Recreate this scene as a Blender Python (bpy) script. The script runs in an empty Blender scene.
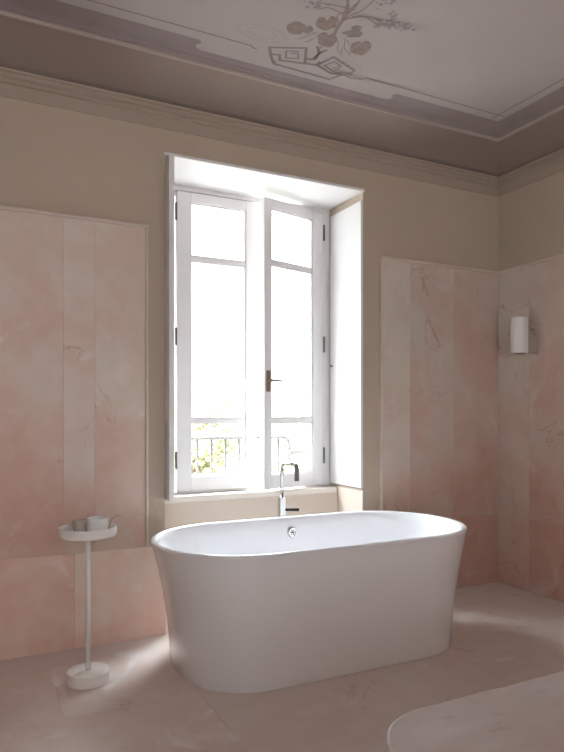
import bpy, bmesh, math, random
from mathutils import Vector, Matrix

# ------------------------------------------------------------------ camera, world, light
scene = bpy.context.scene
COL = scene.collection
PI = math.pi

cam_d = bpy.data.cameras.new('camera')
cam = bpy.data.objects.new('camera', cam_d)
COL.objects.link(cam)
cam.location = (0, 0, 1.2)
cam.rotation_euler = (PI / 2, 0, math.radians(-26.46))
cam_d.sensor_fit = 'HORIZONTAL'
cam_d.sensor_width = 36
cam_d.lens = 36 * 637 / 564
cam_d.shift_y = 37 / 564
cam_d.clip_start = 0.05
scene.camera = cam

SKY, GLOW = 2.5, 64.0
world = bpy.data.worlds.new('overcast_sky')
scene.world = world
world.use_nodes = True
wn = world.node_tree.nodes
wl = world.node_tree.links
bg = wn['Background']
# an overcast sky, much brighter overhead than near the horizon
tc = wn.new('ShaderNodeTexCoord')
dt = wn.new('ShaderNodeVectorMath'); dt.operation = 'DOT_PRODUCT'
dt.inputs[1].default_value = (0.0, 0.0, 1.0)
mr = wn.new('ShaderNodeMapRange'); mr.interpolation_type = 'SMOOTHSTEP'
mr.inputs[1].default_value = 0.36
mr.inputs[2].default_value = 0.95
mr.inputs[3].default_value = SKY
mr.inputs[4].default_value = GLOW
wl.new(tc.outputs['Generated'], dt.inputs[0])
wl.new(dt.outputs['Value'], mr.inputs[0])
wl.new(mr.outputs[0], bg.inputs['Strength'])
bg.inputs['Color'].default_value = (0.85, 0.945, 1.0, 1)

def portal(name, loc, rot, sx_, sy_):
    d = bpy.data.lights.new(name, 'AREA')
    d.shape = 'RECTANGLE'; d.size = sx_; d.size_y = sy_
    d.cycles.is_portal = True
    o = bpy.data.objects.new(name, d)
    o.location = loc; o.rotation_euler = rot
    COL.objects.link(o)
portal('window_portal', (1.62, 3.99, 1.65), (-PI / 2, 0, 0), 1.3, 2.0)
portal('fill_window_portal', (0.1, -2.72, 1.71), (PI / 2, 0, 0), 2.8, 1.82)  # portal for the added rear opening

vs = scene.view_settings
scene.display_settings.display_device = 'sRGB'
vs.view_transform = 'Standard'
vs.look = 'None'
vs.exposure = 0.7
vs.gamma = 1.0
vs.use_curve_mapping = False

# ------------------------------------------------------------------ helpers
def lin(r, g, b):
    f = lambda c: (c / 255 / 12.92) if c / 255 <= 0.04045 else ((c / 255 + 0.055) / 1.055) ** 2.4
    return (f(r), f(g), f(b), 1)

def mat(name, col, rough=0.5, metal=0.0, coat=0.0, vary=0.0, vscale=6.0, bump=0.0, bscale=60.0, trans=0.0, spec=0.5):
    m = bpy.data.materials.new(name)
    m.use_nodes = True
    n, l = m.node_tree.nodes, m.node_tree.links
    p = n['Principled BSDF']
    p.inputs['Base Color'].default_value = col
    p.inputs['Roughness'].default_value = rough
    p.inputs['Metallic'].default_value = metal
    p.inputs['Coat Weight'].default_value = coat
    p.inputs['Specular IOR Level'].default_value = spec
    geo = n.new('ShaderNodeNewGeometry')
    nz = n.new('ShaderNodeTexNoise')
    nz.inputs['Scale'].default_value = vscale
    nz.inputs['Detail'].default_value = 5
    l.new(geo.outputs['Position'], nz.inputs['Vector'])
    mx = n.new('ShaderNodeMix'); mx.data_type = 'RGBA'
    k = 1 - vary
    mx.inputs[6].default_value = (col[0] * k, col[1] * k, col[2] * k, 1)
    k = 1 + vary
    mx.inputs[7].default_value = (min(col[0] * k, 1), min(col[1] * k, 1), min(col[2] * k, 1), 1)
    l.new(nz.outputs['Fac'], mx.inputs[0])
    l.new(mx.outputs[2], p.inputs['Base Color'])
    if bump:
        b = n.new('ShaderNodeTexNoise'); b.inputs['Scale'].default_value = bscale
        b.inputs['Detail'].default_value = 4
        l.new(geo.outputs['Position'], b.inputs['Vector'])
        bp = n.new('ShaderNodeBump'); bp.inputs['Strength'].default_value = bump
        bp.inputs['Distance'].default_value = 0.01
        l.new(b.outputs['Fac'], bp.inputs['Height'])
        l.new(bp.outputs['Normal'], p.inputs['Normal'])
    return m

def marble(name, pale, pink, cloud, vein, rough=0.4, attr=True, zgrad=None, pinkfix=0.3, vein_amt=0.55, cloud_amt=0.5, scale=1.0):
    """natural stone: pale and pink zones, chalky clouds, fine broken veins; each slab carries its own tone"""
    m = bpy.data.materials.new(name)
    m.use_nodes = True
    n, l = m.node_tree.nodes, m.node_tree.links
    p = n['Principled BSDF']
    geo = n.new('ShaderNodeNewGeometry')
    def math_(op, a, b=None, clamp=False):
        q = n.new('ShaderNodeMath'); q.operation = op; q.use_clamp = clamp
        for i, v in enumerate((a, b)):
            if v is None: continue
            if isinstance(v, (int, float)): q.inputs[i].default_value = v
            else: l.new(v, q.inputs[i])
        return q.outputs[0]
    def mixc(fac, a, b):
        q = n.new('ShaderNodeMix'); q.data_type = 'RGBA'
        l.new(fac, q.inputs[0])
        for i, v in ((6, a), (7, b)):
            if isinstance(v, tuple): q.inputs[i].default_value = v
            else: l.new(v, q.inputs[i])
        return q.outputs[2]
    def ramp(src, a, b, lo=0.0, hi=1.0):
        q = n.new('ShaderNodeMapRange'); q.interpolation_type = 'SMOOTHSTEP'
        q.inputs[1].default_value = a; q.inputs[2].default_value = b
        q.inputs[3].default_value = lo; q.inputs[4].default_value = hi
        l.new(src, q.inputs[0]); return q.outputs[0]
    vec = geo.outputs['Position']
    tone = seed = light = None
    if attr:
        at = n.new('ShaderNodeAttribute'); at.attribute_name = 'slab'
        sp = n.new('ShaderNodeSeparateColor'); l.new(at.outputs['Color'], sp.inputs[0])
        tone, seed, light = sp.outputs[0], sp.outputs[1], sp.outputs[2]
        add = n.new('ShaderNodeVectorMath'); add.operation = 'ADD'
        cx = n.new('ShaderNodeCombineXYZ')
        s = math_('MULTIPLY', seed, 37.0)
        l.new(s, cx.inputs[0]); l.new(s, cx.inputs[1]); l.new(s, cx.inputs[2])
        l.new(vec, add.inputs[0]); l.new(cx.outputs[0], add.inputs[1])
        vec2 = add.outputs[0]
    else:
        vec2 = vec
    def noise(sc, det=6, dist=0.0, v=None, rgh=0.55):
        q = n.new('ShaderNodeTexNoise')
        q.inputs['Scale'].default_value = sc * scale; q.inputs['Detail'].default_value = det
        q.inputs['Distortion'].default_value = dist; q.inputs['Roughness'].default_value = rgh
        l.new(v or vec2, q.inputs['Vector']); return q.outputs['Fac']
    big = noise(2.0, 4, 0.8)
    pk = ramp(big, 0.3, 0.7)
    pk = math_('MULTIPLY', pk, 0.6)
    if attr: pk = math_('ADD', pk, tone)
    else: pk = math_('ADD', pk, pinkfix)
    if zgrad:
        s2 = n.new('ShaderNodeSeparateXYZ'); l.new(geo.outputs['Position'], s2.inputs[0])
        wob = math_('MULTIPLY', noise(1.1, 3, 0.5, geo.outputs['Position']), 0.9)
        zz = math_('ADD', s2.outputs['Z'], wob)
        pk = math_('ADD', pk, ramp(zz, zgrad[0], zgrad[1], zgrad[2], 0.0))
    pk = math_('MINIMUM', math_('MAXIMUM', pk, 0.0), 1.0)
    c = mixc(pk, pale, pink)
    # fine mottling
    mot = ramp(noise(9, 8, 0.4), 0.35, 0.7, 0, 0.22)
    c = mixc(mot, c, cloud)
    # chalky clouds
    cl = ramp(noise(2.6, 7, 1.4), 0.57, 0.72, 0, cloud_amt)
    c = mixc(cl, c, cloud)
    # broken veins
    v1 = noise(1.5, 5, 1.2, rgh=0.5)
    a = math_('ABSOLUTE', math_('SUBTRACT', v1, 0.5))
    line = ramp(a, 0.0, 0.009, 1.0, 0.0)
    brk = ramp(noise(2.3, 3), 0.52, 0.64, 0, vein_amt)
    c = mixc(math_('MULTIPLY', line, brk), c, vein)
    v2 = noise(5.0, 8, 2.4, rgh=0.6)
    a2 = math_('ABSOLUTE', math_('SUBTRACT', v2, 0.48))
    l2 = ramp(a2, 0.0, 0.009, 0.6, 0.0)
    c = mixc(math_('MULTIPLY', l2, ramp(noise(1.7, 2), 0.56, 0.68, 0, vein_amt)), c, cloud)
    if attr:
        hs = n.new('ShaderNodeHueSaturation')
        l.new(c, hs.inputs['Color'])
        l.new(math_('ADD', light, 0.5), hs.inputs['Value'])
        c = hs.outputs[0]
    l.new(c, p.inputs['Base Color'])
    rr = ramp(noise(4, 4), 0.3, 0.7, rough - 0.06, rough + 0.08)
    l.new(rr, p.inputs['Roughness'])
    bp = n.new('ShaderNodeBump'); bp.inputs['Strength'].default_value = 0.12; bp.inputs['Distance'].default_value = 0.004
    l.new(noise(14, 6), bp.inputs['Height']); l.new(bp.outputs['Normal'], p.inputs['Normal'])
    return m

def link(name, bm, m, parent=None, smooth=False, bevel=0.0, seg=2):
    me = bpy.data.meshes.new(name)
    bmesh.ops.recalc_face_normals(bm, faces=bm.faces)
    bm.to_mesh(me); bm.free()
    me.materials.append(m)
    for f in me.polygons: f.use_smooth = smooth
    o = bpy.data.objects.new(name, me)
    COL.objects.link(o)
    if parent is not None: o.parent = parent
    if bevel:
        b = o.modifiers.new('bevel', 'BEVEL'); b.width = bevel; b.segments = seg
        b.limit_method = 'ANGLE'; b.angle_limit = math.radians(40)
        b.harden_normals = False
    return o

def thing(name, label, cat, loc=(0, 0, 0), group=None, rotz=0.0):
    o = bpy.data.objects.new(name, None); COL.objects.link(o)
    o.empty_display_size = 0.05
    o.location = loc; o.rotation_euler = (0, 0, rotz)
    o['label'] = label; o['category'] = cat
    if group: o['group'] = group
    return o

def struct(o, label=None, cat=None):
    o['kind'] = 'structure'
    if label: o['label'] = label
    if cat: o['category'] = cat
    return o

def box(bm, x0, x1, y0, y1, z0, z1):
    v = [bm.verts.new(p) for p in ((x0, y0, z0), (x1, y0, z0), (x1, y1, z0), (x0, y1, z0),
                                   (x0, y0, z1), (x1, y0, z1), (x1, y1, z1), (x0, y1, z1))]
    fs = []
    for q in ((0, 3, 2, 1), (4, 5, 6, 7), (0, 1, 5, 4), (1, 2, 6, 5), (2, 3, 7, 6), (3, 0, 4, 7)):
        fs.append(bm.faces.new([v[i] for i in q]))
    return fs

def boxes(*bs):
    bm = bmesh.new()
    for b in bs: box(bm, *b)
    return bm

def loft(bm, rings, cap0=False, cap1=False, closed=True):
    vr = [[bm.verts.new(p) for p in r] for r in rings]
    n = len(vr[0])
    for a, b in zip(vr, vr[1:]):
        for i in range(n if closed else n - 1):
            j = (i + 1) % n
            bm.faces.new((a[i], a[j], b[j], b[i]))
    if cap0: bm.faces.new(list(reversed(vr[0])))
    if cap1: bm.faces.new(vr[-1])
    return vr

def circ(cx, cy, z, r, n=48):
    return [(cx + r * math.cos(2 * PI * i / n), cy + r * math.sin(2 * PI * i / n), z) for i in range(n)]

def lathe(prof, n=56, cx=0, cy=0):
    """prof: list of (r, z); first and last are capped"""
    bm = bmesh.new()
    loft(bm, [circ(cx, cy, z, r, n) for r, z in prof], True, True)
    return bm

def tube(bm, pts, r, n=14, cap=True):
    pts = [Vector(p) for p in pts]
    if not isinstance(r, (list, tuple)): r = [r] * len(pts)
    rings = []
    t0 = (pts[1] - pts[0]).normalized()
    up = Vector((0, 0, 1)) if abs(t0.z) < 0.9 else Vector((1, 0, 0))
    nrm = t0.cross(up).normalized()
    for i, p in enumerate(pts):
        if i == 0: t = t0
        elif i == len(pts) - 1: t = (pts[i] - pts[i - 1]).normalized()
        else: t = ((pts[i + 1] - p).normalized() + (p - pts[i - 1]).normalized()).normalized()
        nrm = (nrm - t * nrm.dot(t)).normalized()
        b = t.cross(nrm)
        k = 1.0
        if 0 < i < len(pts) - 1:
            c = (pts[i + 1] - p).normalized().dot((p - pts[i - 1]).normalized())
            k = 1 / math.sqrt(max((1 + c) / 2, 0.25))
        rings.append([tuple(p + (nrm * math.cos(2 * PI * j / n) + b * math.sin(2 * PI * j / n)) * r[i]) for j in range(n)])
    loft(bm, rings, cap, cap)

def arc(c, r, a0, a1, n, ax, bx):
    c, ax, bx = Vector(c), Vector(ax), Vector(bx)
    return [tuple(c + ax * (r * math.cos(a0 + (a1 - a0) * i / n)) + bx * (r * math.sin(a0 + (a1 - a0) * i / n))) for i in range(n + 1)]

# ------------------------------------------------------------------ materials
M = {}
M['plaster'] = mat('wall_plaster', lin(186, 170, 153), 0.85, vary=0.05, vscale=1.5, bump=0.15, bscale=40)
M['niche'] = mat('niche_plaster', lin(208, 192, 178), 0.8, vary=0.04, vscale=2)
M['cove'] = mat('cove_plaster', lin(143, 127, 119), 0.85, vary=0.08, vscale=1.2, bump=0.1, bscale=30)
M['cornice'] = mat('cornice_plaster', lin(168, 152, 138), 0.8, vary=0.06, vscale=2)
M['lip'] = mat('moulding_plaster', lin(172, 156, 149), 0.8, vary=0.06, vscale=3)
M['ceiling'] = mat('ceiling_plaster', lin(170, 159, 156), 0.88, vary=0.06, vscale=1.6, bump=0.1, bscale=30)
M['band'] = mat('painted_band', lin(138, 125, 124), 0.88, vary=0.16, vscale=5)
M['paint_line'] = mat('painted_line', lin(134, 120, 116), 0.88, vary=0.2, vscale=14)
M['paint_leaf'] = mat('painted_leaf', lin(138, 123, 117), 0.88, vary=0.35, vscale=40)
M['paint_stem'] = mat('painted_stem', lin(140, 125, 117), 0.88, vary=0.2, vscale=20)
M['paint_petal'] = mat('painted_petal', lin(144, 133, 137), 0.88, vary=0.2, vscale=30)
M['white_wood'] = mat('white_painted_wood', lin(232, 228, 228), 0.38, vary=0.02)
M['sill'] = mat('pale_stone', lin(226, 216, 206), 0.5, vary=0.05, vscale=5)
M['enamel'] = mat('white_enamel', lin(234, 232, 234), 0.16, coat=0.6, vary=0.01)
M['chrome'] = mat('chrome', lin(205, 203, 200), 0.12, metal=1.0)
M['dark_chrome'] = mat('dark_metal', lin(70, 66, 64), 0.25, metal=1.0)
M['brass'] = mat('aged_brass', lin(138, 114, 96), 0.45, metal=0.6, vary=0.2, vscale=60)
M['steel'] = mat('aged_steel', lin(110, 106, 104), 0.4, metal=0.8, vary=0.15, vscale=60)
M['white_metal'] = mat('white_powder_coat', lin(240, 234, 230), 0.45, vary=0.02)
M['ceramic'] = mat('white_ceramic', lin(240, 238, 236), 0.3, vary=0.02)
M['grey_glaze'] = mat('grey_ceramic', lin(190, 178, 166), 0.45, vary=0.06, vscale=30)
M['iron'] = mat('painted_iron', lin(92, 88, 86), 0.55, vary=0.15, vscale=40)
M['ext'] = mat('exterior_plaster', lin(226, 222, 216), 0.85, vary=0.05, vscale=3)
M['ground'] = mat('pale_gravel', lin(100, 98, 94), 0.9, vary=0.12, vscale=1)
M['bark'] = mat('bark', lin(140, 125, 105), 0.9, vary=0.3, vscale=12)
M['sconce'] = mat('white_plaster_shade', lin(228, 222, 220), 0.55, vary=0.02)
M['cheek'] = mat('shaded_cheek', lin(172, 156, 145), 0.6, vary=0.03)  # lamp sides coloured darker to stand for the side turned from the window
M['slab'] = marble('pink_marble', lin(205, 194, 181), lin(200, 157, 142), lin(218, 204, 196), lin(150, 108, 100),
                   rough=0.42, zgrad=(0.4, 2.5, 0.55), vein_amt=0.45, cloud_amt=0.6)
M['edge'] = marble('pink_marble_edging', lin(206, 191, 180), lin(204, 180, 168), lin(226, 208, 198), lin(150, 110, 100),
                   rough=0.4, attr=False, pinkfix=0.05, vein_amt=0.2)
M['floor'] = marble('floor_marble', lin(225, 217, 211), lin(220, 201, 193), lin(240, 235, 233), lin(150, 128, 118),
                    rough=0.36, pinkfix=0.1, vein_amt=0.3, cloud_amt=0.8)
def veined_top():
    """pale stone with soft drifting streaks and small greyish marks"""
    m = bpy.data.materials.new('counter_marble'); m.use_nodes = True
    n, l = m.node_tree.nodes, m.node_tree.links
    p = n['Principled BSDF']; p.inputs['Roughness'].default_value = 0.35
    geo = n.new('ShaderNodeNewGeometry')
    mp = n.new('ShaderNodeMapping'); mp.inputs['Rotation'].default_value = (0, 0, 0.5); mp.inputs['Scale'].default_value = (1.0, 3.2, 1.0)
    l.new(geo.outputs['Position'], mp.inputs['Vector'])
    col = None
    for sc, lo, hi, a, b in ((3.0, 0.3, 0.72, lin(204, 195, 194), lin(192, 174, 168)), (7.0, 0.5, 0.8, None, lin(218, 212, 212)), (16.0, 0.60, 0.78, None, lin(150, 132, 132))):
        q = n.new('ShaderNodeTexNoise'); q.inputs['Scale'].default_value = sc; q.inputs['Detail'].default_value = 4
        l.new(mp.outputs[0], q.inputs['Vector'])
        r = n.new('ShaderNodeMapRange'); r.inputs[1].default_value = lo; r.inputs[2].default_value = hi
        r.inputs[4].default_value = 1.0 if a else 0.6
        l.new(q.outputs['Fac'], r.inputs[0])
        x = n.new('ShaderNodeMix'); x.data_type = 'RGBA'
        l.new(r.outputs[0], x.inputs[0])
        if a: x.inputs[6].default_value = a
        else: l.new(col, x.inputs[6])
        x.inputs[7].default_value = b
        col = x.outputs[2]
    l.new(col, p.inputs['Base Color'])
    return m
M['counter'] = veined_top()

def leaf_material():
    m = bpy.data.materials.new('young_leaves'); m.use_nodes = True
    n, l = m.node_tree.nodes, m.node_tree.links
    n.remove(n['Principled BSDF'])
    oi = n.new('ShaderNodeNewGeometry')
    rp = n.new('ShaderNodeValToRGB')
    rp.color_ramp.elements[0].color = lin(136, 142, 104)
    rp.color_ramp.elements[1].color = lin(182, 183, 142)
    l.new(oi.outputs['Random Per Island'], rp.inputs[0])
    d = n.new('ShaderNodeBsdfDiffuse'); t = n.new('ShaderNodeBsdfTranslucent')
    l.new(rp.outputs[0], d.inputs[0]); l.new(rp.outputs[0], t.inputs[0])
    mx = n.new('ShaderNodeMixShader'); mx.inputs[0].default_value = 0.45
    l.new(d.outputs[0], mx.inputs[1]); l.new(t.outputs[0], mx.inputs[2])
    l.new(mx.outputs[0], n['Material Output'].inputs[0])
    return m
M['leaf'] = leaf_material()

def glass_material():
    m = bpy.data.materials.new('window_glass'); m.use_nodes = True
    n, l = m.node_tree.nodes, m.node_tree.links
    n.remove(n['Principled BSDF'])
    t = n.new('ShaderNodeBsdfTransparent'); t.inputs[0].default_value = (0.96, 0.97, 0.97, 1)
    g = n.new('ShaderNodeBsdfGlossy'); g.inputs['Roughness'].default_value = 0.02
    lw = n.new('ShaderNodeLayerWeight'); lw.inputs[0].default_value = 0.5
    pw = n.new('ShaderNodeMath'); pw.operation = 'POWER'; pw.inputs[1].default_value = 5
    l.new(lw.outputs['Facing'], pw.inputs[0])
    f = n.new('ShaderNodeMath'); f.operation = 'MULTIPLY_ADD'; f.inputs[1].default_value = 0.9; f.inputs[2].default_value = 0.035
    l.new(pw.outputs[0], f.inputs[0])
    mx = n.new('ShaderNodeMixShader')
    l.new(f.outputs[0], mx.inputs[0]); l.new(t.outputs[0], mx.inputs[1]); l.new(g.outputs[0], mx.inputs[2])
    l.new(mx.outputs[0], n['Material Output'].inputs[0])
    return m
M['glass'] = glass_material()

# ------------------------------------------------------------------ room shell
BY, RX, LX, RY = 3.386, 3.409, -1.6, -2.7     # back, right, left, rear wall faces
CZ = 2.97
WX0, WX1, WZ0, WZ1 = 0.974, 2.259, 0.70, 2.614
EXT = 3.99

bm = boxes((LX - 0.3, RX + 0.3, RY - 0.3, EXT, -0.2, -0.002))
struct(link('subfloor', bm, M['cornice'])).name = 'floor_base'
# floor: large marble slabs laid square to the walls, each with its own tone
random.seed(4)
def slab_mesh(rects, axis, depth0, depth1, gap=0.0012):
    """rects (u0,u1,v0,v1,tone,light); axis 'z' floor, 'y' back wall, 'x' side wall"""
    bm = bmesh.new()
    lay = bm.loops.layers.float_color.new('slab')
    for (u0, u1, v0, v1, tone, light) in rects:
        u0 += gap; u1 -= gap; v0 += gap; v1 -= gap
        if axis == 'z': fs = box(bm, u0, u1, v0, v1, depth0, depth1)
        elif axis == 'y': fs = box(bm, u0, u1, depth0, depth1, v0, v1)
        else: fs = box(bm, depth0, depth1, u0, u1, v0, v1)
        s = random.random()
        for f in fs:
            for lp in f.loops: lp[lay] = (tone, s, light, 1)
    return bm
rects = []
ys = [RY, -1.5, -0.3, 0.85, 1.75, 2.62, BY]
for j in range(len(ys) - 1):
    x = LX - (0.55 if j % 2 else 0.0)
    while x < RX:
        x1 = x + 1.25
        rects.append((max(x, LX), min(x1, RX), ys[j], ys[j + 1], 0.42 - 0.13 * x + random.uniform(0.0, 0.08), random.uniform(0.485, 0.515)))
        x = x1
rects.append((WX0, WX1, BY, 3.70, 0.1, 0.5))
floor = struct(link('floor', slab_mesh(rects, 'z', -0.02, 0.0, 0.0004), M['floor']))

# back wall with window opening and the niche below it
bm = boxes((LX - 0.3, WX0, BY, EXT, 0, 3.2), (WX1, RX + 0.3, BY, EXT, 0, 3.2),
           (WX0, WX1, BY, EXT, WZ1, 3.2), (WX0, WX1, 3.70, EXT, 0, 0.66))
struct(link('wall_back', bm, M['plaster']))
struct(link('wall_right', boxes((RX, RX + 0.3, RY - 0.3, BY, 0, 3.2)), M['plaster']))
struct(link('wall_left', boxes((LX - 0.3, LX, RY - 0.3, BY, 0, 3.2)), M['plaster']))
RW = (-1.3, 1.5, 0.8, 2.62)  # opening added in the unseen rear wall for fill light
bm = boxes((LX, RW[0], RY - 0.3, RY, 0, 3.2), (RW[1], RX, RY - 0.3, RY, 0, 3.2),
           (RW[0], RW[1], RY - 0.3, RY, 0, RW[2]), (RW[0], RW[1], RY - 0.3, RY, RW[3], 3.2))
struct(link('wall_rear', bm, M['plaster']))
ceil = struct(link('ceiling', boxes((LX - 0.3, RX + 0.3, RY - 0.3, EXT, CZ, 3.2)), M['ceiling']))

# pale plaster faces of the niche under the window
bm = boxes((WX0, WX1, 3.694, 3.70, 0.0, 0.66), (WX1 - 0.004, WX1, BY, 3.694, 0.0, 0.70), (WX0, WX0 + 0.004, BY, 3.694, 0.0, 0.70))
struct(link('trim_1', bm, M['niche']))

def sweep_room(prof):
    """a moulding profile (offset from wall, z) swept round the room with mitred corners"""
    bm = bmesh.new()
    rings = []
    for o, z in prof:
        rings.append([(LX + o, RY + o, z), (RX - o, RY + o, z), (RX - o, BY - o, z), (LX + o, BY - o, z)])
    loft(bm, rings)
    return bm
struct(link('trim_2', sweep_room([(0, 2.742), (0.004, 2.743), (0.007, 2.805), (0.022, 2.808), (0.026, 2.816), (0.018, 2.823),
                                  (0.020, 2.828), (0.034, 2.833), (0.036, 2.842), (0.028, 2.848), (0.030, 2.853), (0.040, 2.857),
                                  (0.042, 2.866), (0.030, 2.872), (0, 2.874)]), M['cornice']))
cov = [(0.0, 2.872), (0.012, 2.874)]
for i in range(11):
    t = i / 10
    cov.append((0.012 + 0.313 * t, 2.874 + 0.086 * (t ** 0.75)))
struct(link('trim_3', sweep_room(cov + [(0.325, 2.968), (0, 2.968)]), M['cove'], smooth=False))
struct(link('trim_4', sweep_room([(0.322, 2.962), (0.325, 2.951), (0.331, 2.948), (0.338, 2.950), (0.341, 2.957), (0.344, 2.968)]), M['lip']))
struct(link('trim_15', sweep_room([(0.344, 2.9655), (0.350, 2.959), (0.357, 2.9575), (0.361, 2.962), (0.368, 2.960), (0.376, 2.962), (0.380, 2.9665), (0.392, 2.9695)]), M['band']))

# ------------------------------------------------------------------ painted ceiling
def flatpoly(bm, pts, z):
    bm.faces.new([bm.verts.new((x, y, z)) for x, y in pts])

def ribbon(bm, pts, w, z, closed=False):
    P = [Vector((p[0], p[1])) for p in pts]
    n = len(P)
    L, R_ = [], []
    for i in range(n):
        if closed: a, b = P[i - 1], P[(i + 1) % n]
        else: a, b = P[max(i - 1, 0)], P[min(i + 1, n - 1)]
        d0 = (P[i] - a); d1 = (b - P[i])
        if d0.length < 1e-9: d0 = d1
        if d1.length < 1e-9: d1 = d0
        d0.normalize(); d1.normalize()
        t = (d0 + d1)
        if t.length < 1e-6: t = d0
        t.normalize()
        nn = Vector((-t.y, t.x))
        c = max(nn.dot(Vector((-d1.y, d1.x))), 0.4)
        h = (w[i] if isinstance(w, list) else w) / 2 / c
        L.append(bm.verts.new((*(P[i] + nn * h), z))); R_.append(bm.verts.new((*(P[i] - nn * h), z)))
    for i in range(n if closed else n - 1):
        j = (i + 1) % n
        bm.faces.new((L[i], L[j], R_[j], R_[i]))

ZP = CZ - 0.0012
MC = 1.568    # centre of the painted motif, in the middle of the window bay
oW, oN, oL = 0.51, 0.43, 0.575
# dark band: wide, stepping back behind the ornament at the middle of each side
bm = bmesh.new()
yw, yn, yo = BY - oW, BY - oN, BY - 0.385
def steps(x, s):   # scrolled step in the band edge
    return [(x, yw), (x + s * 0.018, yw + 0.012), (x + s * 0.02, yw + 0.03), (x + s * 0.002, yw + 0.045), (x + s * 0.012, yn - 0.01), (x + s * 0.05, yn)]
# back side, in convex strips
flatpoly(bm, [(LX + oW, yw), (0.985, yw), (0.985, yo), (LX + 0.385, yo)], ZP)
flatpoly(bm, [(0.985, yw)] + steps(0.99, 1) + [(1.04, yo), (0.985, yo)], ZP)
flatpoly(bm, [(1.04, yn), (2.10, yn), (2.10, yo), (1.04, yo)], ZP)
flatpoly(bm, [(2.155, yw)] + steps(2.15, -1) + [(2.10, yo), (2.155, yo)], ZP)
flatpoly(bm, [(2.155, yw), (RX - oW, yw), (RX - 0.385, yo), (2.155, yo)], ZP)
flatpoly(bm, [(RX - oW, yw), (RX - 0.385, yo), (RX - 0.385, RY + 0.385), (RX - oW, RY + oW)], ZP)
flatpoly(bm, [(LX + oW, yw), (LX + 0.385, yo), (LX + 0.385, RY + 0.385), (LX + oW, RY + oW)], ZP)
flatpoly(bm, [(RX - oW, RY + oW), (RX - 0.385, RY + 0.385), (LX + 0.385, RY + 0.385), (LX + oW, RY + oW)], ZP)
link('painted_band', bm, M['band'], ceil)
# fine line, interrupted by the key ornament on the window side, crossing at the corners
Z2 = CZ - 0.0018
yl = BY - oL
bm = bmesh.new()
ribbon(bm, [(LX + oL, yl), (1.235, yl), (1.25, yl + 0.012), (1.268, yl + 0.012)], 0.009, Z2)
ribbon(bm, [(1.86, yl + 0.03), (1.875, yl + 0.03), (1.90, yl), (RX - oL + 0.05, yl)], 0.009, Z2)
ribbon(bm, [(RX - oL, yl + 0.05), (RX - oL, RY + oL)], 0.009, Z2)
ribbon(bm, [(LX + oL, yl), (LX + oL, RY + oL), (RX - oL, RY + oL)], 0.009, Z2)
link('painted_line', bm, M['paint_line'], ceil)

# picture coordinates on the ceiling plane, measured once from the place
F_, yaw_ = 637.0, math.radians(26.46)
def cpt(px, py):
    d = Vector((math.sin(yaw_), math.cos(yaw_), 0)) + Vector((math.cos(yaw_), -math.sin(yaw_), 0)) * ((px - 282) / F_) + Vector((0, 0, 1)) * ((413 - py) / F_)
    t = (CZ - 1.2) / d.z
    return (d.x * t, d.y * t)
def k1(pts): return [cpt(262 + x * 100 / 564, 30 + y * 100 / 564) for x, y in pts]
def k2(pts): return [cpt(280 + x * 140 / 564, y * 140 / 564) for x, y in pts]
bm = bmesh.new()
ribbon(bm, k1([(66, 190), (52, 150), (42, 96), (250, 100), (242, 188), (100, 168), (100, 140), (44, 132)]), 0.015, Z2)
ribbon(bm, k1([(210, 120), (136, 116), (136, 156), (204, 158), (204, 132), (160, 130)]), 0.009, Z2)
ribbon(bm, k1([(66, 168), (74, 190), (380, 276), (452, 250), (386, 242), (310, 196), (404, 150), (522, 226), (500, 244), (452, 234), (386, 246)]), 0.015, Z2)
ribbon(bm, k1([(400, 214), (446, 204), (410, 176), (352, 198), (402, 232), (440, 216)]), 0.009, Z2)
ribbon(bm, k1([(240, 160), (284, 164), (322, 132), (366, 110)]), 0.015, Z2)
ribbon(bm, k1([(248, 188), (304, 196), (330, 176)]), 0.015, Z2)
ribbon(bm, k1([(296, 168), (322, 128), (312, 88)]), 0.015, Z2)
ribbon(bm, k1([(452, 250), (480, 258), (500, 272), (564, 274)]), 0.009, Z2)
link('painted_key_pattern', bm, M['paint_line'], ceil)

# water plants: stems, round leaves, small flowers
bm = bmesh.new()
def curve(pts, n=10):
    P = [Vector(p) for p in pts]
    out = []
    for i in range(len(P) - 1):
        p0 = P[max(i - 1, 0)]; p1 = P[i]; p2 = P[i + 1]; p3 = P[min(i + 2, len(P) - 1)]
        for j in range(n):
            t = j / n
            out.append(tuple(0.5 * ((2 * p1) + (p2 - p0) * t + (2 * p0 - 5 * p1 + 4 * p2 - p3) * t * t + (3 * p1 - p0 - 3 * p2 + p3) * t ** 3)))
    out.append(tuple(P[-1]))
    return out
stems = [[(150, 200), (205, 158), (240, 100), (275, 45), (270, 0)], [(205, 158), (250, 80), (300, 30), (320, 0)],
         [(205, 160), (240, 92), (290, 70), (350, 66), (410, 80)], [(240, 100), (232, 60), (275, 35), (200, 15), (150, 12)],
         [(215, 150), (262, 75), (330, 40), (360, 15), (380, 0)], [(290, 66), (330, 62), (370, 82), (400, 110)],
         [(255, 60), (300, 20), (340, -20)], [(265, 62), (200, 30), (150, 36)], [(240, 100), (270, 20), (285, -30)],
         [(330, 66), (370, 70), (430, 100)]]
for i, s in enumerate(stems): ribbon(bm, k2(curve(s, 6)), 0.009 if i < 3 else 0.007, Z2 - 0.0002 * (i % 5))
for s in ([(150, 130), (100, 150), (70, 158), (110, 138), (150, 126)], [(155, 140), (118, 165), (100, 168), (140, 150)],
          [(235, 160), (232, 200), (250, 222), (248, 190)], [(262, 150), (258, 190), (280, 222), (286, 190)], [(270, 160), (292, 200), (296, 180)]):
    ribbon(bm, k2(s), 0.005, Z2)
link('painted_stem', bm, M['paint_stem'], ceil)
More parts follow.
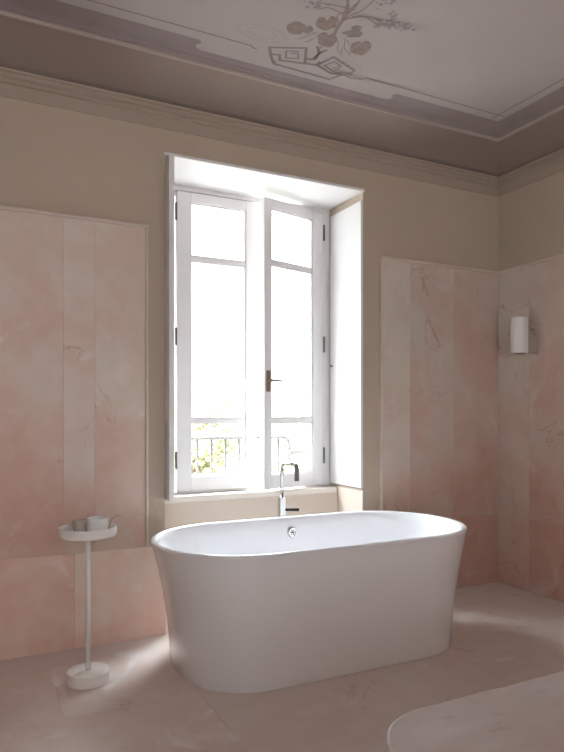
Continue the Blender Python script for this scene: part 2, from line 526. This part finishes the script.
def blob(cx, cy, rx, ry, notch, z, n=26):
    pts = []
    for i in range(n):
        a = 2 * PI * i / n
        k = 1.0 - 0.55 * math.exp(-((((a - notch + PI) % (2 * PI)) - PI) / 0.28) ** 2) + 0.05 * math.sin(5 * a + cx)
        pts.append((cx + rx * k * math.cos(a), cy + ry * k * math.sin(a)))
    return k2(pts), z
for i, b in enumerate([(66, 112, 40, 26, 0.4), (108, 116, 26, 17, -1.4), (182, 92, 38, 28, -1.2), (212, 88, 18, 26, 2.0), (190, 156, 40, 32, -1.3), (292, 134, 42, 15, 2.6),
          (310, 112, 24, 12, 0.2), (322, 192, 38, 28, -1.1), (348, 182, 20, 20, 2.5)]):
    pts, z = blob(*b[:5], Z2 - 0.0004 - 0.00005 * i)
    bm = bmesh.new(); flatpoly(bm, pts, z)
    link('painted_leaf', bm, M['paint_leaf'], ceil)
bm = bmesh.new()
random.seed(11)
spots = [(random.gauss(430, 26), random.gauss(96, 15)) for _ in range(34)] + [(random.gauss(500, 16), random.gauss(104, 8)) for _ in range(16)] \
    + [(random.gauss(458, 8), random.gauss(60, 6)) for _ in range(8)] + [(random.gauss(140, 22), random.gauss(12, 9)) for _ in range(16)] + [(random.gauss(425, 20), random.gauss(8, 7)) for _ in range(14)]
for i, (x, y) in enumerate(spots):
    c = k2([(x, y)])[0]; r = random.uniform(0.004, 0.009)
    flatpoly(bm, [(c[0] + r * (1 + 0.5 * (q % 2)) * math.cos(q * PI / 5), c[1] + r * (1 + 0.5 * (q % 2)) * math.sin(q * PI / 5)) for q in range(10)], Z2 - 0.0001 * (i % 7))
link('painted_flower', bm, M['paint_petal'], ceil)
# faint ghost cartouches beside the ornament
bm = bmesh.new()
for c in ((262, 33, 20), (346, 68, 14)):
    cc = cpt(c[0], c[1])
    for k in (1, 0.6):
        ribbon(bm, [(cc[0] + 0.11 * k * c[2] / 20 * math.cos(a) * (1 + 0.12 * math.cos(2 * a)), cc[1] + 0.06 * k * math.sin(a)) for a in [i * PI / 12 for i in range(24)]], 0.005, Z2, True)
link('painted_cartouche', bm, mat('faint_paint', lin(162, 150, 147), 0.88, vary=0.05), ceil)

# ------------------------------------------------------------------ marble wainscot
WT = 2.188     # top of the tall slabs
TH = 0.014
random.seed(21)
def cols(edges, z0, z1, tones, lights):
    return [(edges[i], edges[i + 1], z0, z1, tones[i], lights[i]) for i in range(len(edges) - 1)]
# back wall left of the window
e = [LX, -1.0, -0.4, 0.0, 0.445, 0.6, 0.866]
r = cols(e, 0.485, WT, [0.0, -0.1, 0.0, 0.04, -0.08, -0.08], [0.5, 0.5, 0.54, 0.57, 0.575, 0.57])
r += cols([LX, -0.9, -0.2, 0.50, WX0], 0.0, 0.485, [0.15, 0.08, -0.02, -0.3], [0.70, 0.74, 0.78, 0.86])
struct(link('wall_back_marble_left', slab_mesh(r, 'y', BY - TH, BY + 0.002, 0.0004), M['slab'])).name = 'trim_5'
# back wall right of the window
e = [2.395, 2.62, 2.99, RX - TH]
r = cols(e, 0.485, WT, [-0.25, -0.08, 0.05], [0.52, 0.48, 0.46]) + cols([WX1, 2.70, RX - TH], 0.0, 0.485, [0.45, 0.5], [0.5, 0.47])
struct(link('x', slab_mesh(r, 'y', BY - TH, BY + 0.002, 0.0004), M['slab'])).name = 'trim_6'
# right wall
r = [(3.09, BY, 1.035, WT, -0.15, 0.5), (3.09, BY, 0.0, 1.035, -0.15, 0.54), (2.45, 3.09, 0.485, WT, 0.02, 0.47), (2.45, 3.09, 0, 0.485, 0.5, 0.49),
     (1.7, 2.45, 0.485, WT, 0.1, 0.5), (1.7, 2.45, 0, 0.485, 0.4, 0.5), (0.9, 1.7, 0, WT, 0.2, 0.5), (0.0, 0.9, 0, WT, 0.1, 0.5),
     (-1.0, 0, 0, WT, 0.2, 0.5), (RY, -1.0, 0, WT, 0.1, 0.5)]
struct(link('x', slab_mesh(r, 'x', RX - TH, RX + 0.002, 0.0004), M['slab'])).name = 'trim_7'
# cap mouldings along the slab tops and edge mouldings beside the window
def capbar(x0, x1, y0, y1, z0, z1, name):
    o = link(name, boxes((x0, x1, y0, y1, z0, z1)), M['edge'], bevel=0.005, seg=3)
    return struct(o)
capbar(LX, 0.878, BY - 0.030, BY, WT, WT + 0.018, 'trim_8')
capbar(2.383, RX, BY - 0.030, BY, WT, WT + 0.018, 'trim_9')
capbar(RX - 0.030, RX, RY, BY - 0.03, WT, WT + 0.018, 'trim_10')
capbar(0.862, 0.878, BY - 0.024, BY, 0.487, WT, 'trim_11')
capbar(2.383, 2.399, BY - 0.024, BY, 0.487, WT, 'trim_12')

# ------------------------------------------------------------------ window
win = struct(link('window_1', boxes(
    (1.03, 1.145, 3.795, 3.87, 0.70, 2.614), (2.197, WX1, 3.795, 3.87, 0.70, 2.614),
    (1.145, 2.197, 3.795, 3.87, 2.575, 2.614), (1.145, 2.197, 3.795, 3.87, 0.70, 0.712),
    (1.145, 2.197, 3.83, 3.87, 2.545, 2.575), (1.145, 1.165, 3.845, 3.87, 0.712, 2.575), (2.177, 2.197, 3.845, 3.87, 0.712, 2.575)),
    M['white_wood'], bevel=0.003))
struct(link('window_head', boxes((WX0, WX1, BY + 0.002, 3.795, WZ1 - 0.012, WZ1 + 0.0)), M['white_wood'], win, bevel=0.003))
bm = bmesh.new()   # bright front arris of the head lining
box(bm, WX0 - 0.006, WX1 + 0.006, BY - 0.012, BY + 0.004, WZ1 - 0.014, WZ1 + 0.004)
link('head_bead', bm, M['white_wood'], win, bevel=0.003)
# left: lining splayed towards the sash, with a folded leaf standing proud of the wall
bm = bmesh.new()
pl_ = [(WX0 + 0.001, 3.312), (1.006, 3.312), (1.010, 3.40), (1.085, 3.795), (WX0 + 0.001, 3.795)]
for z0, z1 in ((0.728, 2.585),):
    lo = [bm.verts.new((x, y, z0)) for x, y in pl_]; hi = [bm.verts.new((x, y, z1)) for x, y in pl_]
    bm.faces.new(lo[::-1]); bm.faces.new(hi)
    for i in range(5): bm.faces.new((lo[i], lo[(i + 1) % 5], hi[(i + 1) % 5], hi[i]))
link('folded_shutter', bm, M['white_wood'], win, bevel=0.004)
# right: shutter panel lying flat against the reveal
sh = link('shutter_panel', boxes((WX1 - 0.012, WX1 - 0.001, BY - 0.004, 3.775, 0.722, 2.548)), M['white_wood'], win, bevel=0.003)
link('shutter_stop', boxes((WX1 - 0.020, WX1 - 0.012, BY - 0.006, BY + 0.010, 0.722, 2.548)), M['white_wood'], win, bevel=0.002)
bm = bmesh.new(); tube(bm, [(WX1 - 0.012, 3.74, 1.52), (WX1 - 0.028, 3.735, 1.515), (WX1 - 0.03, 3.735, 1.53)], 0.004)
link('shutter_catch', bm, M['steel'], win, smooth=True)
# sill slab
struct(link('trim_13', boxes((WX0 + 0.004, WX1 - 0.004, 3.692, 3.80, 0.66, 0.70)), M['sill'], bevel=0.006, seg=3))

SW, SH0, SH1 = 0.522, 0.714, 2.568
def sash(name, label, parent):
    """a casement of stiles, rails and two glazing bars; local x runs from the hinge, front face at y=0, depth +y"""
    st = 0.088; d = 0.045
    z = [SH0, SH0 + 0.092, 1.140, 1.166, 2.148, 2.174, 2.508, SH1]
    bm = boxes((0, st, 0, d, SH0, SH1), (SW - 0.062, SW, 0, d, SH0, SH1),
               (st, SW - 0.062, 0.0, d, z[0], z[1]), (st, SW - 0.062, 0.0, d, z[6], z[7]),
               (st, SW - 0.062, 0.006, d - 0.006, z[2], z[3]), (st, SW - 0.062, 0.006, d - 0.006, z[4], z[5]))
    o = link(name, bm, M['white_wood'], parent, bevel=0.0035)
    # slim glazing beads just inside each light
    for (a, b) in ((z[1], z[2]), (z[3], z[4]), (z[5], z[6])):
        bb = 0.009
        link('glazing_bead', boxes((st, st + bb, 0.010, 0.030, a, b), (SW - 0.062 - bb, SW - 0.062, 0.010, 0.030, a, b),
                                   (st + bb, SW - 0.062 - bb, 0.010, 0.030, a, a + bb), (st + bb, SW - 0.062 - bb, 0.010, 0.030, b - bb, b)), M['white_wood'], o, bevel=0.002)
        link('pane', boxes((st + 0.001, SW - 0.063, 0.022, 0.026, a + 0.001, b - 0.001)), M['glass'], o)
    for hz in (0.91, 1.67, 2.435):
        bm = bmesh.new()
        tube(bm, [(-0.010, -0.006, hz - 0.055), (-0.010, -0.006, hz - 0.05), (-0.010, -0.006, hz + 0.05), (-0.010, -0.006, hz + 0.055)], [0.004, 0.007, 0.007, 0.004], 12)
        h = link('hinge', bm, M['steel'], o, smooth=True)
    return o
ls = sash('sash', None, win)
ls.location = (1.166, 3.785, 0)
rs = sash('sash', None, win)
# mirrored: hinge at the right jamb, swung a little into the room
for o in [rs] + list(rs.children):
    for v in o.data.vertices: v.co.x = -v.co.x
    bmx = bmesh.new(); bmx.from_mesh(o.data); bmesh.ops.reverse_faces(bmx, faces=bmx.faces); bmx.to_mesh(o.data); bmx.free()
rs.location = (2.194, 3.785, 0)
rs.rotation_euler = (0, 0, math.radians(15.5))
# brass handle and plate on the opening sash
bm = boxes((-SW + 0.014, -SW + 0.046, -0.008, 0.0, 1.335, 1.47))
link('handle_plate', bm, M['brass'], rs, bevel=0.004)
bm = bmesh.new()
tube(bm, [(-SW + 0.030, 0, 1.405), (-SW + 0.030, -0.045, 1.405)], 0.008)
tube(bm, [(-SW + 0.030, -0.040, 1.405), (-SW + 0.05, -0.052, 1.405), (-SW + 0.10, -0.055, 1.403)], [0.007, 0.008, 0.006])
link('window_handle', bm, M['brass'], rs, smooth=True)
# meeting bead on the closed sash
link('meeting_bead', boxes((SW - 0.002, SW + 0.016, 0.022, 0.045, SH0, SH1)), M['white_wood'], ls, bevel=0.003)

# frame of the window added behind the camera to bring in fill light
cx = (RW[0] + RW[1]) / 2
struct(link('added_fill_window', boxes((RW[0], RW[0] + 0.06, RY - 0.16, RY - 0.1, RW[2], RW[3]), (RW[1] - 0.06, RW[1], RY - 0.16, RY - 0.1, RW[2], RW[3]),
    (RW[0] + 0.06, RW[1] - 0.06, RY - 0.16, RY - 0.1, RW[2], RW[2] + 0.06), (RW[0] + 0.06, RW[1] - 0.06, RY - 0.16, RY - 0.1, RW[3] - 0.06, RW[3]),
    (cx - 0.04, cx + 0.04, RY - 0.16, RY - 0.1, RW[2] + 0.06, RW[3] - 0.06)), M['white_wood']))

# ------------------------------------------------------------------ outside
struct(link('ground', boxes((-30, 34, EXT, 60, -3.4, -3.2)), M['ground']))
# exterior reveals and eave
struct(link('trim_14', boxes((WX0 - 0.02, 1.05, 3.87, EXT + 0.02, 0.66, 2.66), (2.215, WX1 + 0.02, 3.87, EXT + 0.02, 0.66, 2.66),
                             (1.05, 2.215, 3.87, EXT + 0.02, 2.615, 2.66), (1.05, 2.215, 3.87, EXT + 0.04, 0.62, 0.70)), M['ext']))
ev = thing('roof_eave', 'pale boarded roof eave with small brackets above the window outside', 'eave', (1.6, EXT, 2.70))
link('soffit', boxes((-3.2, 3.4, 0.0, 0.33, 0.02, 0.06)), M['ext'], ev)
link('fascia', boxes((-3.2, 3.4, 0.33, 0.37, -0.02, 0.10), (-3.2, 3.4, 0.315, 0.33, -0.005, 0.02), (-3.2, 3.4, 0.0, 0.05, -0.03, 0.02)), M['ext'], ev, bevel=0.006)
for k in range(9):
    x = -2.4 + k * 0.62
    bm = bmesh.new()
    pr_ = [(0.05, -0.10), (0.09, -0.10), (0.14, -0.05), (0.20, -0.035), (0.27, -0.03), (0.29, 0.02), (0.05, 0.02)]
    a = [bm.verts.new((x - 0.05, y, z)) for y, z in pr_]; b = [bm.verts.new((x + 0.05, y, z)) for y, z in pr_]
    bm.faces.new(a); bm.faces.new(b[::-1])
    for i in range(len(pr_)): bm.faces.new((a[i], b[i], b[(i + 1) % 7], a[(i + 1) % 7]))
    link('eave_bracket', bm, M['ext'], ev)

# balcony railing with bowed right end
rail = thing('balcony_railing', 'dark iron railing outside the window, low bars with a rounded right end', 'railing', (1.6, 4.05, 0.70))
RYY = 0.0
bm = bmesh.new()
pts = [(-0.62, 0, 0.33), (0.42, 0, 0.33)] + [(0.42 + 0.055 * math.sin(a), 0, 0.33 - 0.055 + 0.055 * math.cos(a)) for a in (PI / 10, PI / 5, 3 * PI / 10, 2 * PI / 5, PI / 2)] + [(0.475, 0, 0.17)]
tube(bm, pts, 0.012, 10)
link('handrail', bm, M['iron'], rail, smooth=True)
for k in range(11):
    x = -0.615 + k * 0.1
    if x > 0.40: continue
    bm = bmesh.new(); tube(bm, [(x, 0, -0.04), (x, 0, 0.0), (x, 0, 0.328)], 0.0095, 8)
    link('baluster', bm, M['iron'], rail, smooth=True)
for z, h in ((0.215, 0.016), (0.075, 0.008)):
    link('wall_bracket', boxes((0.47, 0.62, -0.006, 0.006, z - h, z + h)), M['iron'], rail, bevel=0.002)
bm = bmesh.new(); tube(bm, [(0.475, 0, 0.17), (0.475, 0, -0.04)], 0.006, 8)
link('end_post', bm, M['iron'], rail, smooth=True)
link('bottom_rail', boxes((-0.62, 0.62, -0.008, 0.008, -0.05, -0.035)), M['iron'], rail)

def tree(x, y, ztop, rad, seed, label, nleaf):
    random.seed(seed)
    t = thing('garden_tree', label, 'tree', (x, y, -3.2), 'garden trees outside the window')
    bm = bmesh.new()
    H = ztop + 3.2
    tube(bm, [(0, 0, 0), (0.05, 0.02, H * 0.35), (-0.04, 0.05, H * 0.65), (0.03, 0, H * 0.92)], [0.16, 0.12, 0.07, 0.015], 10)
    brs = []
    for i in range(34):
        z0 = H * random.uniform(0.35, 0.88); a = random.uniform(0, 2 * PI); l_ = rad * random.uniform(0.6, 1.0) * (1 - 0.6 * (z0 / H - 0.35))
        e_ = Vector((l_ * math.cos(a), l_ * math.sin(a), z0 + l_ * random.uniform(0.3, 0.8)))
        s_ = Vector((0, 0, z0)); m_ = (s_ + e_) / 2 + Vector((0, 0, -0.08))
        tube(bm, [s_, m_, e_], [0.035, 0.022, 0.006], 6)
        brs.append((s_, m_, e_))
    link('trunk', bm, M['bark'], t)
    bm = bmesh.new()
    for i in range(nleaf):
        s_, m_, e_ = random.choice(brs)
        k = random.uniform(0.35, 1.05)
        c = s_.lerp(e_, k) + Vector((random.gauss(0, 0.13), random.gauss(0, 0.13), random.gauss(0, 0.13)))
        q = random.uniform(0.035, 0.06)
        d1 = Vector((random.uniform(-1, 1), random.uniform(-1, 1), random.uniform(-1, 1))).normalized()
        d2 = d1.orthogonal().normalized()
        n_ = d1.cross(d2) * q * 0.25
        vs_ = [bm.verts.new(c - d1 * q), bm.verts.new(c + d2 * q * 0.5 + n_), bm.verts.new(c + d1 * q), bm.verts.new(c - d2 * q * 0.5 + n_)]
        bm.faces.new((vs_[0], vs_[1], vs_[2])); bm.faces.new((vs_[0], vs_[2], vs_[3]))
    f = link('foliage', bm, M['leaf'], t)
    return t
tree(3.2, 9.6, 1.95, 1.15, 3, 'pale green leafy tree seen through the left window sash', 6500)
tree(5.4, 11.5, 1.35, 1.1, 5, 'lower pale tree seen through the gap beside the open sash', 3200)
tree(2.6, 12.5, 1.3, 1.3, 8, 'hazy distant tree low behind the balcony bars', 3200)

# ------------------------------------------------------------------ bathtub
tub = thing('bathtub', 'white glossy freestanding oval bathtub in front of the window', 'bathtub', (1.64, 2.876, 0))
TZ = 0.60
def stadium(cx, cy, hl, r, z, na=36, ns=14):
    """hl: half length of the straight part; the ends are slightly squared half rounds"""
    k = min(max(z / TZ, 0), 1)
    e = 2 / (2.6 - 0.5 * k)
    sg = lambda v, q: math.copysign(abs(v) ** q, v)
    p = []
    for i in range(na + 1):
        a = -PI / 2 + PI * i / na
        p.append((cx + hl + r * sg(math.cos(a), e), cy + r * sg(math.sin(a), e), z))
    for i in range(1, ns): p.append((cx + hl - 2 * hl * i / ns, cy + r, z))
    for i in range(na + 1):
        a = PI / 2 + PI * i / na
        p.append((cx - hl + r * sg(math.cos(a), e), cy + r * sg(math.sin(a), e), z))
    for i in range(1, ns): p.append((cx - hl + 2 * hl * i / ns, cy - r, z))
    return p
rings = []
prof = []
for i in range(19):
    t = i / 18
    flare = 0.42 * t + 0.58 * t ** 2.1
    r = 0.399 + (0.434 - 0.399) * flare
    hl = 0.338 + (0.418 - 0.338) * flare
    prof.append((hl, r, 0.004 + (TZ - 0.02 - 0.004) * t))
prof = [(0.338, 0.396, 0.0), (0.338, 0.3985, 0.0008)] + prof
hl0, r0, _ = prof[-1]
# rolled lip
for a in (20, 50, 80, 110, 140, 165):
    ar = math.radians(a)
    prof.append((hl0, r0 - 0.012 + 0.017 * math.cos(ar) , TZ - 0.016 + 0.016 * math.sin(ar)))
prof.append((hl0, r0 - 0.034, TZ - 0.022))
# basin
for t in (0.1, 0.2, 0.32, 0.45, 0.6, 0.74, 0.85, 0.92, 0.965, 0.99):
    z = TZ - 0.022 - 0.42 * t
    ins = 0.034 + 0.050 * t + 0.10 * max(0, (t - 0.6) / 0.4) ** 2.4
    prof.append((hl0 - 0.03 * t, r0 - ins, z))
prof.append((hl0 - 0.05, 0.22, TZ - 0.022 - 0.432))
prof.append((hl0 - 0.12, 0.10, TZ - 0.022 - 0.437))
bm = bmesh.new()
loft(bm, [stadium(-0.008 - 0.012 * (1 - z / TZ) if i < 23 else -0.008, 0, hl, r, z) for i, (hl, r, z) in enumerate(prof)], True, True)
link('tub_shell', bm, M['enamel'], tub, smooth=True)
# overflow fitting on the inner back wall
def disc_y(cx, cy, cz, prof, n=32, tilt=0.0):
    bm = bmesh.new()
    rr = []
    for r, y in prof: rr.append([(cx + r * math.cos(2 * PI * i / n), cy + y, cz + r * math.sin(2 * PI * i / n)) for i in range(n)])
    loft(bm, rr, True, True)
    return bm
ox, oz = 1.692 - 1.64, 0.512
oy = 0.388
of = link('overflow_fitting', disc_y(ox, oy, oz, [(0.031, 0.012), (0.031, -0.004), (0.027, -0.009), (0.021, -0.009), (0.020, -0.004)]), M['chrome'], tub, smooth=False)
bm = bmesh.new()
for a in range(6):
    an = a * PI / 3
    for i, rr in ((0, 0.013),):
        c = Vector((ox + rr * math.cos(an), oy - 0.006, oz + rr * math.sin(an)))
        tube(bm, [c + Vector((0, 0.002, 0)), c + Vector((0, -0.001, 0))], 0.0032, 10)
tube(bm, [Vector((ox, oy - 0.002, oz)), Vector((ox, oy - 0.010, oz))], 0.006, 12)
link('overflow_grille', bm, M['dark_chrome'], of)
bm = lathe([(0.035, 0.0), (0.035, 0.004), (0.028, 0.007), (0.0, 0.007)][:3] + [(0.02, 0.0075)], 28)
d = link('drain_plug', bm, M['chrome'], tub); d.location = (0.0, 0.0, TZ - 0.4585)

# ------------------------------------------------------------------ floor mounted bath mixer
fa = thing('bath_faucet', 'slim chrome floor-standing bath faucet behind the tub', 'faucet', (1.682, 3.38, 0))
link('floor_flange', boxes((-0.045, 0.045, -0.045, 0.045, 0, 0.008)), M['chrome'], fa, bevel=0.002)
link('body', boxes((-0.019, 0.019, -0.019, 0.019, 0.008, 0.702)), M['chrome'], fa, bevel=0.0035)
bm = bmesh.new()
zt = 0.905
pts = [(0, 0, 0.700), (0, 0, zt - 0.035)] + arc((0, -0.028, zt - 0.028), 0.028, 0, PI / 2, 6, (0, 1, 0), (0, 0, 1))[1:] + [(0, -0.172, zt)]
tube(bm, pts, 0.0105, 14)
link('spout_pipe', bm, M['chrome'], fa, smooth=True)
bm = bmesh.new()
tube(bm, arc((0, -0.165, zt - 0.024), 0.024, PI / 2, PI, 5, (0, 1, 0), (0, 0, 1)) + [(0, -0.189, zt - 0.09)], 0.0135, 16)
link('spout_nozzle', bm, M['steel'], fa, smooth=True)
bm = bmesh.new()
tube(bm, [(0.012, -0.008, 0.628), (0.03, -0.02, 0.628), (0.085, -0.055, 0.628)], [0.011, 0.009, 0.009], 12)
link('lever', bm, M['dark_chrome'], fa, smooth=True)

# ------------------------------------------------------------------ round tray table with things on it
st = thing('side_table', 'small white round tray table on a thin pole, left of the tub', 'side table', (0.493, 2.938, 0))
link('base', lathe([(0.088, 0.0), (0.0915, 0.002), (0.0925, 0.004), (0.0925, 0.048), (0.0915, 0.0505), (0.089, 0.052)]), M['white_metal'], st, smooth=False)
bm = bmesh.new(); tube(bm, [(0, 0, 0.051), (0, 0, 0.652)], 0.0105, 20)
link('pole', bm, M['white_metal'], st, smooth=True)
tr = lathe([(0.09, 0.648), (0.118, 0.650), (0.1225, 0.655), (0.1255, 0.690), (0.125, 0.6925), (0.123, 0.6925), (0.122, 0.690), (0.119, 0.660), (0.112, 0.656)])
link('tray', tr, M['white_metal'], st)

def local(px, py, z):
    pass
cup = thing('cup', 'short white ceramic cup on the round tray, right of the grey tumbler', 'cup', (0.537, 2.950, 0.6562))
cb = link('cup_body', lathe([(0.036, 0.0), (0.043, 0.003), (0.0455, 0.010), (0.0465, 0.068), (0.0455, 0.0705), (0.0435, 0.0705), (0.0425, 0.067), (0.041, 0.012), (0.034, 0.008)], 40), M['ceramic'], cup, smooth=False)
tum = thing('tumbler', 'small grey-brown tumbler on the round tray, left of the white cup', 'tumbler', (0.462, 2.975, 0.6562))
link('tumbler_body', lathe([(0.024, 0.0), (0.027, 0.002), (0.029, 0.06), (0.028, 0.062), (0.0265, 0.062), (0.0255, 0.058), (0.024, 0.006), (0.02, 0.005)], 36), M['grey_glaze'], tum)
wr = thing('wire_stem', 'thin dark curved twig sticking out beside the white cup', 'twig', (0.587, 2.915, 0.6562))
bm = bmesh.new()
tube(bm, [(-0.005, 0.03, 0.004), (0.0, 0.028, 0.035), (0.010, 0.02, 0.062), (0.030, 0.01, 0.078), (0.05, 0.0, 0.078)], [0.0016, 0.0016, 0.0014, 0.0012, 0.001], 8)
link('stem', bm, M['bark'], wr, smooth=True)

# ------------------------------------------------------------------ wall lamp
SL = thing('wall_lamp', 'white curved wall lamp on the pink marble right wall', 'wall lamp', (RX - TH, 3.078, 1.595))
bm = bmesh.new()
H = 0.235; R0 = 0.057; PRJ = 0.165
def uplan(r, prj, n=20):
    pts = [(0.0, -r)]
    cxx = -(prj - r)
    for i in range(5): pts.append((cxx * (i + 1) / 5, -r))
    for i in range(1, n): 
        a = -PI / 2 - PI * i / n
        pts.append((cxx + r * math.cos(a), r * math.sin(a)))
    for i in range(5, -1, -1): pts.append((cxx * i / 5, r))
    return pts
def topz(x):      # the side cheeks are scooped out in a curve towards the wall
    k = min(max((x + 0.085) / 0.085, 0), 1)
    return H - 0.125 * math.sqrt(max(1 - (1 - k) ** 2, 0))
XS = -0.088
def shell(outer, inner, zf):
    b = bmesh.new()
    v = loft(b, [[(x, y, 0.0) for x, y in inner], [(x, y, 0.0) for x, y in outer], [(x, y, zf(x)) for x, y in outer], [(x, y, zf(x)) for x, y in inner], [(x, y, 0.0) for x, y in inner]], closed=False)
    bmesh.ops.remove_doubles(b, verts=b.verts, dist=0.0002)
    bmesh.ops.holes_fill(b, edges=[e_ for e_ in b.edges if e_.is_boundary])
    return b
def front(r, prj, n=28):
    cxx = -(prj - r)
    return [(XS, -r)] + [(cxx + r * math.cos(-PI / 2 - PI * i / n), r * math.sin(-PI / 2 - PI * i / n)) for i in range(n + 1)] + [(XS, r)]
link('lamp_shade', shell(front(R0, PRJ), front(R0 - 0.004, PRJ - 0.004), lambda x: H), M['sconce'], SL)
for sg_ in (-1, 1):
    o_ = [(XS * (1 - (i / 24) ** 2), sg_ * (R0 - 0.0005)) for i in range(25)]
    i_ = [(x, y - sg_ * 0.004) for x, y in o_]
    ck = link('side_cheek', shell(o_, i_, topz), M['cheek'], SL)
    ck['label'] = 'scooped side of the lamp, its shadow painted in grey-beige'
link('backplate', boxes((-0.012, 0.0, -0.045, 0.045, 0.02, 0.11)), M['iron'], SL, bevel=0.003)
bm = bmesh.new(); tube(bm, [(-0.010, 0, 0.065), (-0.07, 0, 0.065), (-0.09, 0, 0.085)], 0.010, 12)
link('lamp_holder', bm, M['iron'], SL, smooth=True)
bm = lathe([(0.010, 0.085), (0.014, 0.10), (0.024, 0.125), (0.026, 0.145), (0.020, 0.165), (0.008, 0.174)], 20, -0.09, 0)
link('bulb', bm, M['ceramic'], SL, smooth=True)

# ------------------------------------------------------------------ marble counter in the foreground
ct = thing('vanity_counter', 'pale veined marble counter top with rounded corner in the near foreground', 'counter', (0.446, 0.692, 0))
def rr_plan(x0, x1, y0, y1, r, n=14):
    p = []
    for cx_, cy_, a0 in ((x1 - r, y1 - r, 0), (x0 + r, y1 - r, PI / 2), (x0 + r, y0 + r, PI), (x1 - r, y0 + r, 3 * PI / 2)):
        for i in range(n + 1):
            a = a0 + PI / 2 * i / n
            p.append((cx_ + r * math.cos(a), cy_ + r * math.sin(a)))
    return p
bm = bmesh.new()
def inset(k, z): return [(x, y, z) for x, y in rr_plan(0 + k, 1.5 - k, -0.56 + k, 0.0 - k, 0.105 - k)]
loft(bm, [inset(0.004, 0.77), inset(0.0, 0.774), inset(0.0, 0.7955), inset(0.0006, 0.7978), inset(0.0022, 0.7994), inset(0.0045, 0.80)], True, True)
link('worktop', bm, M['counter'], ct)
bm = bmesh.new()
loft(bm, [[(x, y, z) for x, y in rr_plan(0.05, 1.45, -0.51, -0.05, 0.07)] for z in (0.0, 0.77)], True, True)
link('cabinet', bm, M['counter'], ct)
